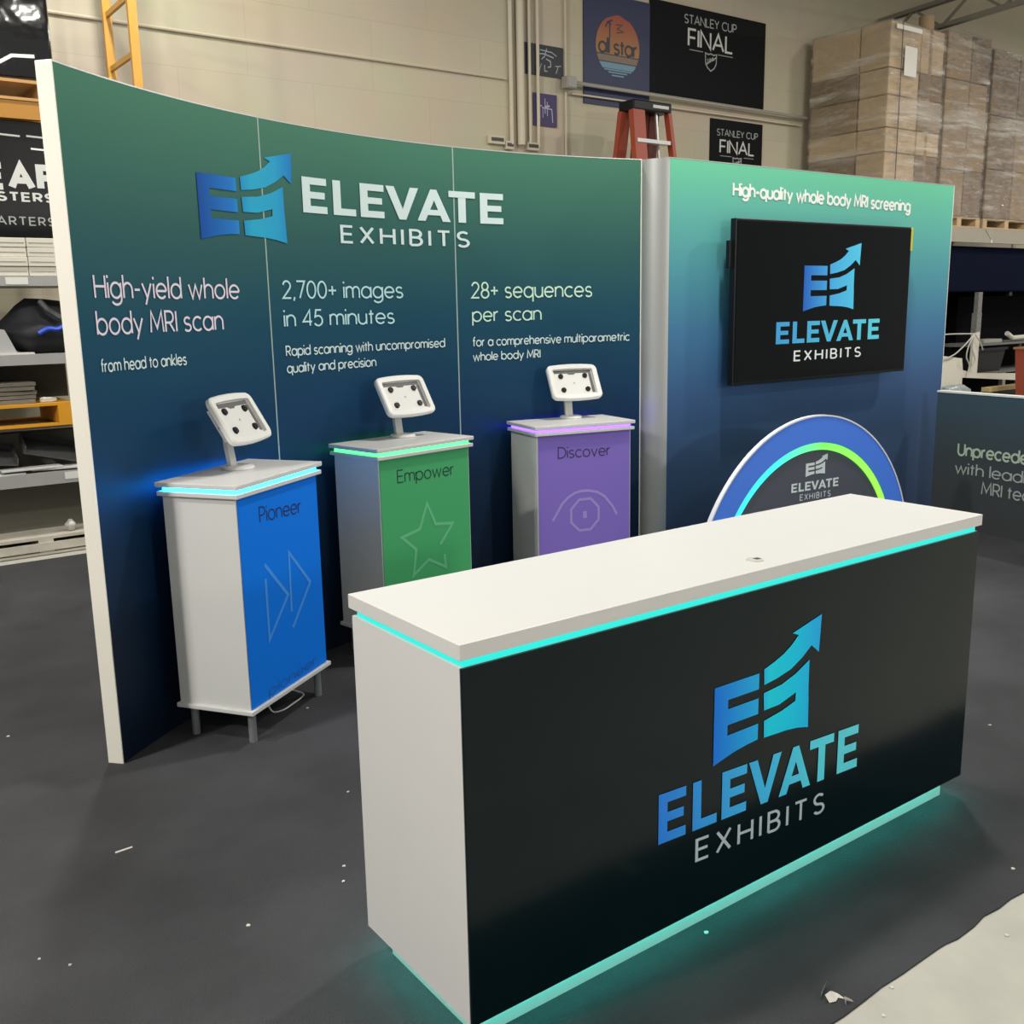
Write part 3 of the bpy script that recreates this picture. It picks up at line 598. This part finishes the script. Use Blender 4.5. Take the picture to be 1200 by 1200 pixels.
# ------------------------------------------------------------------ red stepladder behind the booth
ORG = mat('ladder_orange', (.34, .062, .028), .5, noise=.1)
t = thing('step_ladder', 'tall red fibreglass stepladder standing behind the booth wall', 'ladder', (7.62, 8.0, 0), 0)
TZ = 3.70
MB().box(-.25, .29, -.11, .12, TZ - .10, TZ, .015).build('top_cap', BLACKP, t)
MB().box(.02, .24, -.115, -.11, TZ - .065, TZ - .035).build('cap_plate', mat('ladder_label', (.6, .6, .58), .4), t)
DRED = mat('ladder_dark_red', (.13, .022, .016), .5, noise=.1)
for sx, wd in ((-.17, .16), (.27, .045)):
    MB().bar((sx, -.07, TZ - .1), (sx * 1.7, -.56, 0), wd, .07, (0, 1, 0)).build('front_rail', ORG, t)
for sx, wd, m_ in ((-.20, .13, ORG), (.20, .13, DRED)):
    MB().bar((sx, .08, TZ - .1), (sx * 1.7, .56, 0), wd, .06, (0, 1, 0)).build('rear_rail', m_, t)
for k in range(11):
    z = TZ - .40 - k * .305; q = (TZ - .1 - z) / (TZ - .1); hw = .22 + .16 * q; y = -.07 - .49 * q
    MB().box(-hw, hw, y - .045, y + .045, z - .018, z + .018).build('step', ALU, t)
MB().bar((.13, -.04, TZ - .1), (.17, -.07, TZ - .8), .022, .02, (0, 1, 0)).build('center_brace', ALU, t)
MB().bar((.02, .07, TZ - .1), (.03, .20, TZ - 1.3), .20, .02, (0, 1, 0)).build('rear_panel', DRED, t)

# ------------------------------------------------------------------ left rack with stored goods
rk = thing('pallet_rack', 'storage rack with orange beams and grey shelves left of the booth', 'rack', (2.36, 7.6, 0))
for y in (0, .6): MB().box(-.03, .03, y - .02, y + .02, 0, 5.2).build('upright', YEL, rk)
for k in range(12):
    z = .455 + k * .375
    MB().box(-.012, .012, .02, .58, z - .018, z + .018).build('brace', YEL, rk)
for y in (0, .6): MB().box(-4.06, -4.0, y - .02, y + .02, 0, 5.2).build('upright', YEL, rk)
for y in (-.01, .58): MB().box(-4.0, -.03, y, y + .04, 2.945, 3.06).build('beam', mat('orange_beam', (.42, .195, .025), .45, noise=.08), rk)
for z0, z1 in ((1.863, 1.93), (1.333, 1.403), (.493, .581)):
    MB().box(-4.0, -.03, -.02, .6, z0, z1).build('shelf', mat('shelf_grey', (.36, .36, .35), .5, noise=.1), rk)
MB().box(-4.0, -.03, .0, .6, .888, .905).build('shelf', MC['shelf_grey'], rk)
MB().box(-1.0, -.86, -.0225, -.02, 1.873, 1.92).build('label_holder', mat('label_white', (.75, .74, .68), .5), rk)
MB().box(-.76, -.66, -.0225, -.02, .52, .57).build('label_holder', MC['label_white'], rk)
# pallet decks on the shelves
def pallet(name, label, x0, x1, y0, y1, z0, m, h=.13, parent=None):
    p = thing(name, label, 'pallet', ((x0 + x1) / 2, (y0 + y1) / 2, z0)) if parent is None else parent
    ox, oy, oz = ((x0 + x1) / 2, (y0 + y1) / 2, z0) if parent is None else (0, 0, 0)
    def pb(nm, a, b_, c, d, e_, g_): MB().box(a - ox, b_ - ox, c - oy, d - oy, e_ - oz, g_ - oz).build(nm, m, p)
    n = 7
    for i in range(n):
        yy = y0 + (y1 - y0 - .09) * i / (n - 1); pb('deck_board', x0, x1, yy, yy + .09, z0 + h - .02, z0 + h)
    for xx in (x0, (x0 + x1) / 2 - .05, x1 - .1): pb('stringer', xx, xx + .1, y0, y1, z0 + .018, z0 + h - .02)
    for yy in (y0, y1 - .09): pb('bottom_board', x0, x1, yy, yy + .09, z0, z0 + .018)
    return p
pallet('wooden_pallet', 'pale orange wooden pallet on top of the orange rack beams', .62, 1.80, 7.58, 8.2, 3.061, mat('orange_wood', (.50, .27, .09), .6, noise=.12), .13)
pallet('plastic_pallet', 'bright orange slotted pallet on the middle left shelf', .5, 1.70, 7.57, 8.18, .906, mat('orange_plastic', (.72, .33, .02), .5, noise=.08), .16)
gp = pallet('wooden_pallet', 'dusty grey wooden pallet at the foot of the left rack', .6, 2.25, 7.56, 8.18, 0.0, mat('grey_wood', (.50, .47, .40), .8, noise=.35), .13)
MB().box(-.825, .825, -.322, -.3105, .03, .088).build('front_board', MC['grey_wood'], gp)
# shiny wrapped bundle above the beams
GLB = mat('black_film', (.006, .006, .007), .12, bump=.9, bscale=6, spec=.7)
t = thing('wrapped_bundle', 'black film-wrapped bundle on the pallet at top left', 'bundle', (1.2, 7.9, 3.192))
MB().box(-.6, .62, -.28, .26, 0, .645, .03).build('film', GLB, t, smooth=True)
MB().flat(ribbon([(.05, .615), (.18, .61)], .014) + ribbon([(.22, .612), (.40, .605)], .012) + ribbon([(.44, .605), (.58, .60), (.60, .585)], .013) + ribbon([(.28, .10), (.36, .15), (.50, .16)], .022), lambda u, z, d=0: (u, -.283 - d, z)).build('tape', mat('painted_glint', (.75, .75, .72), .3), t)  # white strokes are lamp glints painted on the black film
# black event board with cropped lettering
t = thing('event_board', 'black glossy board with white letters EAF STERS ARTERS on the left rack', 'sign', (1.2, 7.66, 2.0))
MB().box(-.6, .585, -.02, .05, .18, .94, .004).build('board', mat('board_black', (.006, .006, .007), .3, spec=.2), t)
fe = lambda u, z, d=0: (u - 1.2, -.0225 - d, z - 2.0)
letters(t, text_polys('EAF', 1.335, 1.742, 2.512, .135, .22, .26), fe, SWH); letters(t, text_polys('STERS', 1.385, 1.728, 2.425, .050, .17, .26), fe, SWH); letters(t, text_polys('ARTERS', 1.365, 1.722, 2.268, .050, .11, .26), fe, SG)
MB().flat([[(u, 2.84 - .08 * (k // 2)), (u + .13, 2.835 - .08 * (k // 2)), (u + .13, 2.847 - .08 * (k // 2)), (u, 2.852 - .08 * (k // 2))] for k, u in enumerate((1.43, 1.60, 1.62, 1.62))], fe).build('painted_highlight', mat('painted_glint', (.75, .75, .72), .3), t)  # highlights on the glossy board, painted as white strips
# flat white cartons
CW = mat('white_carton', (.66, .63, .54), .7, noise=.08, nscale=4)
cart = None
for ci, (x0, x1, nm) in enumerate(((1.19, 1.515, 'left'), (1.52, 1.695, 'middle'), (1.70, 2.02, 'right'))):
    for k in range(4):
        lb = 'flat white carton, %s of the %s stack on the left rack' % (('bottom', 'second from bottom', 'third from bottom', 'top')[k], nm)
        z0 = 1.931 + k * .063; j = random.uniform(-.008, .008)
        o = thing('flat_carton', lb, 'carton', ((x0 + x1) / 2, 7.78 + j, z0), 0, 'flat white cartons on the grey shelf')
        w2 = (x1 - x0) / 2
        MB().box(-w2, w2, -.18, .18, 0, .061, .003).build('box', CW, o); MB().box(-w2 + .01, w2 - .01, -.1825, -.18, .028, .032).build('flap_seam', mat('seam_brown', (.36, .33, .27), .7), o)
box_thing('small_carton', 'small white box on top of the flat carton stack, far left', 'carton', 1.22, 1.41, 7.73, 7.95, 2.184, 2.25, CW)
# duffel bag
def blob(name, label, cat, c, r, m, seed=0, squash=None, group=None):
    rnd = random.Random(seed); bm = bmesh.new(); bmesh.ops.create_icosphere(bm, subdivisions=3, radius=1.0)
    ph = [rnd.uniform(0, 6) for _ in range(6)]
    for v in bm.verts:
        k = 1 + .12 * sin(3 * v.co.x + ph[0]) + .10 * sin(4 * v.co.y + ph[1]) + .10 * sin(5 * v.co.z + ph[2]) + .05 * sin(9 * v.co.x + ph[3])
        v.co = Vector((v.co.x * r[0] * k, v.co.y * r[1] * k, v.co.z * r[2] * k))
    zmin = min(v.co.z for v in bm.verts)
    for v in bm.verts: v.co.z = max(v.co.z, zmin * .72) - zmin * .72
    b_ = MB(); b_.bm.free(); b_.bm = bm
    o = b_.build(name, m, None, smooth=True); o.location = c
    return tag(o, label, cat, group) if label else o
t = thing('duffel_bag', 'black duffel bag with a blue strap slumped on the left grey shelf', 'bag', (1.60, 7.88, 1.404))
o = blob('bag_body', None, None, (0, 0, 0), (.34, .22, .19), mat('black_nylon', (.008, .009, .013), .6), 3); o.parent = t; o.location = (0, 0, 0)
MB().tube(smooth_path([(-.06, -.26, .14), (.0, -.275, .17), (.06, -.27, .165), (.12, -.255, .19), (.18, -.22, .2)]), .016, 8).build('strap', mat('blue_nylon', (.03, .09, .62), .4), t)
MB().tube([(-.02, -.19, .36), (.02, -.22, .30), (.10, -.245, .24)], .02, 6).build('handle', mat('grey_nylon', (.08, .08, .085), .5), t)
t = thing('grey_clamp', 'grey plastic piece standing at the far left of the bag shelf', 'clamp', (1.30, 7.68, 1.404))
MB().prism([(-.12, 0), (.10, 0), (.06, .10), (.03, .17), (-.12, .19)], -.03, .03, fn=lambda x, y, z: (x, z, y)).build('body', mat('clamp_grey', (.42, .42, .42), .5), t)
MB().box(-.1, .2, -.06, .06, 0, .012).build('foot', mat('clamp_light', (.6, .58, .55), .5), t)
# paper, grey boards and film on the middle shelves
t = thing('paper_stack', 'stack of dusty grey papers on the slotted orange pallet', 'papers', (1.15, 7.85, 1.067))
for k in range(5): MB().box(-.42, .32 + .04 * random.random(), -.22, .2, k * .03, k * .03 + .026, .003, Matrix.Rotation(random.uniform(-.05, .05), 4, 'Z')).build('sheaf', mat('grey_paper', (.17, .16, .13), .8, noise=.3), t)
blob('plastic_scrap', 'small crumpled clear plastic scrap on the slotted orange pallet', 'scrap', (1.56, 7.66, 1.068), (.06, .03, .022), mat('crumple_white', (.55, .54, .50), .4), 5)
t = thing('shelf_back_board', 'grey-brown board leaning at the back of the middle left shelf', 'board', (1.2, 8.14, 1.07))
MB().box(-.7, .6, -.02, .02, 0, .26).build('sheet', mat('taupe_board', (.13, .125, .10), .8), t)
t = thing('storage_carton', 'wide taupe carton at the back of the lower left shelf', 'carton', (1.2, 8.02, .581))
MB().box(-.72, .68, -.02, .12, 0, .25, .004).build('box', mat('taupe_carton', (.16, .15, .12), .8), t)
DG = mat('tray_grey', (.085, .085, .085), .5)
for i, (x0, z_, a, lb) in enumerate(((1.14, .612, .12, 'dark grey tilted tray at the far left of the lower shelf'), (1.56, .612, .26, 'dark grey tilted tray beside the white papers, lower left shelf'))):
    t = thing('document_tray', lb, 'tray', (x0, 7.80, .70 if i == 0 else .71)); t.rotation_euler = (0.35, a, 0)
    MB().box(-.19, .19, -.13, .13, 0, .012).build('base', DG, t)
    for q in ((-.19, -.18, -.13, .13), (.18, .19, -.13, .13), (-.19, .19, .12, .13)): MB().box(*q, .012, .05).build('side', DG, t)
t = thing('white_folder', 'white paper folders fanned along the lower left shelf edge', 'folder', (1.35, 7.66, .582))
for k, (dx, a) in enumerate(((-.2, .08), (.25, -.12), (.05, .02))): MB().box(-.2, .2, -.07, .07, k * .012, k * .012 + .01, 0, Matrix.Translation((dx, 0, 0)) @ Matrix.Rotation(a, 4, 'Z')).build('sheet', mat('folder_white', (.62, .62, .60), .6), t)
t = thing('floor_carton', 'wide grey-brown carton on the dusty bottom pallet', 'carton', (1.3, 8.0, .131))
MB().box(-.7, .8, -.12, .16, 0, .34, .004).build('box', MC['taupe_carton'], t)
blob('paper_ball', 'crumpled white paper ball on the bottom pallet of the left rack', 'scrap', (1.62, 7.66, .131), (.04, .035, .045), mat('crumple_white', (.55, .54, .50), .4), 8)

# ------------------------------------------------------------------ right rack, wrapped pallet loads
rr_ = thing('pallet_rack', 'grey storage rack holding wrapped pallets right of the booth', 'rack', (11.0, 7.5, 0))
RB = mat('rack_grey', (.36, .33, .27), .5, noise=.1)
for y in (0, 1.05): MB().box(0, 5.2, y, y + .05, 2.40, 2.585).build('beam', RB, rr_)
for x in (-.0, 5.2):
    for y in (.0, 1.03): MB().box(x - .045, x + .045, y, y + .07, 0, 2.7).build('upright', RB, rr_)
MB().prism([(2.46, 2.57), (2.74, 2.57), (2.60, 2.45)], -.006, 0.0, fn=lambda x, y, z: (x, z, y)).build('safety_bracket', RB, rr_)
MB().cyl(2.62, -.004, 2.40, 2.44, .02, n=12).build('bolt', ALU, rr_)
FILM = film_mat()
def load(label, x0, x1, z1, layers, tone, roll=False, tag_label=False):
    z0 = 2.586; y0, y1 = 7.5, 8.62
    o = thing('wrapped_pallet_load', label, 'pallet load', ((x0 + x1) / 2, (y0 + y1) / 2, z0), 0, 'wrapped carton loads on the right rack')
    ox, oy = (x0 + x1) / 2, (y0 + y1) / 2
    pallet('pallet', '', x0 - ox, x1 - ox, y0 - oy, y1 - oy, 0, WOOD, .13, parent=o)
    zz = [.131 + (z1 - z0 - .131) * q for q in layers]
    xs = (x0, x0 + (x1 - x0) * .56, x1)
    ys = (y0, y0 + .42, y1)
    for i in range(len(zz) - 1):
        for j in range(2):
            for k in range(2):
                e_ = .006; jj = random.uniform(0, .012)
                m = tone[(i + j + k) % len(tone)] if not (j == 0 and k == 0) else tone[0]
                MB().box(xs[j] + e_ - ox + jj, xs[j + 1] - e_ - ox, ys[k] + e_ - oy + jj, ys[k + 1] - e_ - oy, zz[i] + .004, zz[i + 1] - .004, .012).build('carton', m, o)
    MB().box(x0 - .014 - ox, x1 + .014 - ox, y0 - .014 - oy, y1 + .014 - oy, .10, z1 - z0 + .012, .03).build('stretch_film', FILM, o)
    if tag_label:
        MB().box(x0 + .27 - ox, x0 + .52 - ox, y0 - .02 - oy, y0 - .016 - oy, 1.70, 2.03).build('shipping_label', mat('label_paper', (.72, .70, .64), .6), o)
        MB().box(x0 + .08 - ox, x0 + .60 - ox, y0 - .02 - oy, y0 - .016 - oy, 2.20, 2.25).build('tape', mat('tape_white', (.75, .73, .66), .4), o)
        MB().box(x0 + .20 - ox, x0 + .212 - ox, y0 - .021 - oy, y0 - .016 - oy, .15, 2.28).build('strap', DKGREY, o)
        MB().cyl(x0 + .86 - ox, y0 + .10 - oy, .14, z1 - z0 + .16, .09, n=20).build('carton_tube', CARD, o, smooth=True)
    return o
load('film-wrapped carton stack with white shipping label, leftmost on the right rack', 11.09, 12.24, 4.88, (0, .13, .32, .45, .62, .76, 1), (CARD_L, CARD, CARD_D), tag_label=True)
load('film-wrapped tall brown carton stack, between the other two wrapped loads', 12.30, 13.30, 4.93, (0, .26, .5, .75, 1), (CARD, CARD_D, CARD))
load('film-wrapped shiny carton stack at the right edge of the picture', 13.38, 14.60, 4.84, (0, .3, .62, 1), (CARD_D, CARD, CARD))

# goods and added dark fillers under the right rack, seen over the low side wall
box_thing('navy_crate', 'large navy case hanging below the grey beam behind the television wall', 'case', 12.2, 17.6, 7.62, 8.5, 1.76, 2.36, mat('navy_case', (.003, .005, .018), .8, spec=.05), bevel=.02)
box_thing('shade_box', 'dark brown box added for the shade under the navy case, beside the television wall', 'carton', 12.2, 13.45, 8.05, 8.55, .651, 1.70, mat('shade_box', (.010, .008, .006), .9, spec=.05))  # added filler, its dark colour stands in for shade in the rack
box_thing('shade_case', 'black box added for the shade right of the grey post under the navy case', 'case', 13.85, 16.1, 8.05, 8.55, .651, 1.70, mat('shade_case', (.004, .004, .005), .8, spec=.05))  # another added filler, black in place of the rack's shade
t = thing('work_bench', 'cluttered grey metal work bench under the right rack', 'bench', (13.9, 7.7, 0))
MB().box(-.75, 1.7, -.2, .25, 1.02, 1.05).build('bench_top', mat('bench_grey', (.15, .15, .14), .5, noise=.1), t)
MB().box(-1.7, 1.7, -.18, .88, .62, .65).build('lower_shelf', mat('bench_grey', (.15, .15, .14), .5, noise=.1), t)
for x in (-1.6, -.3, 1.6): MB().box(x, x + .05, .26, .30, 0, 1.05).build('leg', mat('bench_grey', (.15, .15, .14), .5, noise=.1), t)
t = thing('grey_post', 'mottled grey steel post standing behind the work bench', 'post', (13.62, 7.62, 1.051))
MB().box(-.05, .05, -.03, .03, 0, .70).build('post_shaft', mat('mottled_steel', (.19, .19, .18), .5, noise=.6, nscale=30), t); MB().box(-.085, .035, -.045, .03, 0, .42).build('sleeve', MC['mottled_steel'], t)
WP = mat('bracket_white', (.68, .66, .57), .5)
t = thing('white_bracket', 'off-white flat bracket with upright arm standing on the low wall side', 'bracket', (13.1, 7.44, 0.6))
MB().prism([(-.6, -.10), (-.1, -.10), (-.1, .02), (1.42, -.10), (1.42, .0), (.26, .06), (.26, .62), (.12, .58), (.12, .08), (-.1, .12), (-.14, .28), (-.6, .33)], -.02, .02, fn=lambda x, y, z: (x, z, y)).build('plate', WP, t)
t = thing('cable_bundle', 'tangle of white cables hung on the bracket arm', 'cables', (13.16, 7.38, 1.20))
for k, p in enumerate(([(0, 0, 0), (-.3, -.02, -.16), (-.55, 0, -.28), (-.95, .05, -.33)], [(0, 0, 0), (-.16, -.02, -.15), (-.2, -.02, -.3), (-.08, 0, -.42), (-.12, 0, -.55)], [(0, 0, 0), (-.08, -.03, -.2), (.0, -.03, -.35), (-.1, -.02, -.5)], [(0, 0, 0), (.12, -.02, -.12), (.2, -.02, -.22)], [(0, 0, 0), (-.5, .05, .01), (-.9, .08, .0)])):
    MB().tube(smooth_path(p), .009, 6).build('cable', mat('cable_white', (.50, .49, .45), .5), t)
t = thing('storage_bin', 'dark grey plastic bin under the bench top', 'bin', (13.85, 7.75, .651))
MB().loft([[(-.34, -.2, 0), (.34, -.2, 0), (.34, .25, 0), (-.34, .25, 0)], [(-.40, -.24, .33), (.40, -.24, .33), (.40, .28, .33), (-.40, .28, .33)]]).build('tub', mat('bin_grey', (.022, .022, .024), .5, spec=.2), t); MB().box(-.42, .42, -.26, .30, .30, .335).build('rim', MC['bin_grey'], t)
t = thing('red_bin', 'tall rust-red plastic bin at the right picture edge behind the low wall', 'bin', (13.55, 6.6, 0))
RED = mat('rust_red', (.32, .062, .032), .5)
MB().loft([[(-.25, -.2, 0), (.35, -.2, 0), (.35, .2, 0), (-.25, .2, 0)], [(-.32, -.25, 1.02), (.48, -.25, 1.02), (.48, .25, 1.02), (-.32, .25, 1.02)]]).build('tub', RED, t); MB().box(-.34, .50, -.27, .27, 1.0, 1.03, .008).build('rim', mat('rim_brown', (.36, .16, .08), .5), t)
blob('plastic_heap', 'heap of crumpled clear plastic beside the television wall edge', 'plastic', (12.55, 7.25, .30), (.36, .13, .15), mat('crumple_blue', (.32, .37, .38), .3, noise=.6, nscale=14, bump=1.0, bscale=14), 12)
box_thing('supply_crate', 'dark crate holding the crumpled plastic behind the low wall', 'crate', 12.1, 13.0, 7.1, 7.5, 0, .30, DKGREY)
t = thing('lumber_stack', 'stacked pale and dark timber strips behind the low wall', 'timber', (13.8, 7.25, 0))
for k, (dx, c) in enumerate(((0, (.03, .026, .02)), (.06, (.12, .06, .05)), (-.04, (.04, .03, .025)), (.05, (.16, .13, .10)), (0, (.10, .05, .05)), (.02, (.02, .02, .02)), (-.05, (.50, .39, .17)))):
    MB().box(-.45 + dx, .45 + dx, -.06, .06, .02 + k * .066, .08 + k * .066, .004).build('timber_strip', mat('timber_%d' % k, c, .7, noise=.2), t)
MB().box(-.45, .45, -.07, .07, 0, .02).build('base_strip', DKGREY, t)
t = thing('roll_sheet', 'white rolled sheet with black edge lying on the bench top', 'roll', (14.6, 7.55, 1.051))
MB().tube([(-.28, .0, .12), (-.12, 0, .05), (.3, .05, .05)], .035, 10).build('roll', mat('sheet_white', (.6, .58, .52), .5), t)
box_thing('bench_tray', 'low grey tray on the bench top, right of the grey post', 'tray', 13.72, 14.20, 7.55, 7.75, 1.051, 1.10, GREYST)
box_thing('shade_panel', 'added black sheet standing in for shade at the back of the right rack', 'panel', 11.1, 18.2, 8.62, 8.66, 0, 2.38, mat('shade_black', (.004, .004, .004), .9, spec=.03))  # added to hide the lit wall where the rack is in shade

# ------------------------------------------------------------------ litter on the carpet
SCR = mat('litter_white', (.62, .60, .55), .6)
def scrap(label, pts, z=0.0, h=.0025):
    cx = sum(p[0] for p in pts) / len(pts); cy = sum(p[1] for p in pts) / len(pts)
    o = MB().prism([(a - cx, b_ - cy) for a, b_ in pts], 0, h).build('paper_scrap', SCR); o.location = (cx, cy, z)
    tag(o, label, 'scrap', 'litter on the floor')
def bit(x, y, r=.007, k=6):
    r *= .72
    return [(x + r * random.uniform(.6, 1.2) * cos(2 * pi * i / k), y + r * random.uniform(.6, 1.2) * sin(2 * pi * i / k)) for i in range(k)]
scrap('thin white paper strip lying on open carpet, lower left', [(.675, 3.066), (.728, 3.069), (.729, 3.077), (.676, 3.075)])
for x, y, r, lb in ((.583, 4.268, .010, 'small white crumb on carpet at the far left picture edge'), (1.208, 2.557, .007, 'white crumb left of the counter end, upper of a pair'), (1.168, 2.483, .007, 'white crumb left of the counter end, lower of a pair'), (.861, 2.447, .009, 'bright white chip on carpet between paper strip and counter'),
        (.368, 2.647, .006, 'tiny crumb at lower left carpet, left of a pair'), (.426, 2.571, .006, 'tiny crumb at lower left carpet, right of a pair'), (1.441, 2.982, .007, 'white crumb beside the upper left counter edge'), (1.656, 3.775, .008, 'crumb on carpet below the blue kiosk cable'),
        (3.703, 1.899, .008, 'white crumb on carpet right of the counter end'), (1.826, 1.655, .010, 'pale chip in front of the counter light strip'), (2.767, 1.316, .009, 'white crumb near the carpet edge, lower right')):
    scrap(lb, bit(x, y, r))
for x, y, lb in ((1.922, 1.182, 'white fleck on bare concrete, left of three'), (2.026, 1.229, 'white fleck at the ragged carpet edge'), (2.449, 1.165, 'white fleck on bare concrete, far right')):
    scrap(lb, bit(x, y, .008), -.0055)
t = thing('torn_tape', 'crumpled torn white tape at the carpet edge, lower right', 'tape', (1.874, 1.29, 0)); t.scale = (.75, .75, .75)
TW_ = mat('torn_tape', (.6, .58, .53), .5)
MB().loft([[(-.035, .02, .004), (-.03, .02, .022)], [(-.01, .035, .003), (-.008, .03, .024)], [(.03, .05, .006), (.032, .046, .02)]], close=False, caps=False).build('strip', TW_, t)
MB().loft([[(-.03, -.01, .002), (-.028, .01, .018)], [(-.01, -.02, .004), (-.004, .008, .022)], [(.012, -.012, .002), (.012, .012, .012)], [(.026, -.03, .002), (.022, -.004, .008)]], close=False, caps=False).build('crumple', TW_, t)
MB().loft([[(.0, -.05, .002), (.006, -.045, .014)], [(.02, -.035, .003), (.018, -.03, .016)], [(.035, -.055, .002), (.03, -.05, .010)]], close=False, caps=False).build('strip', TW_, t)
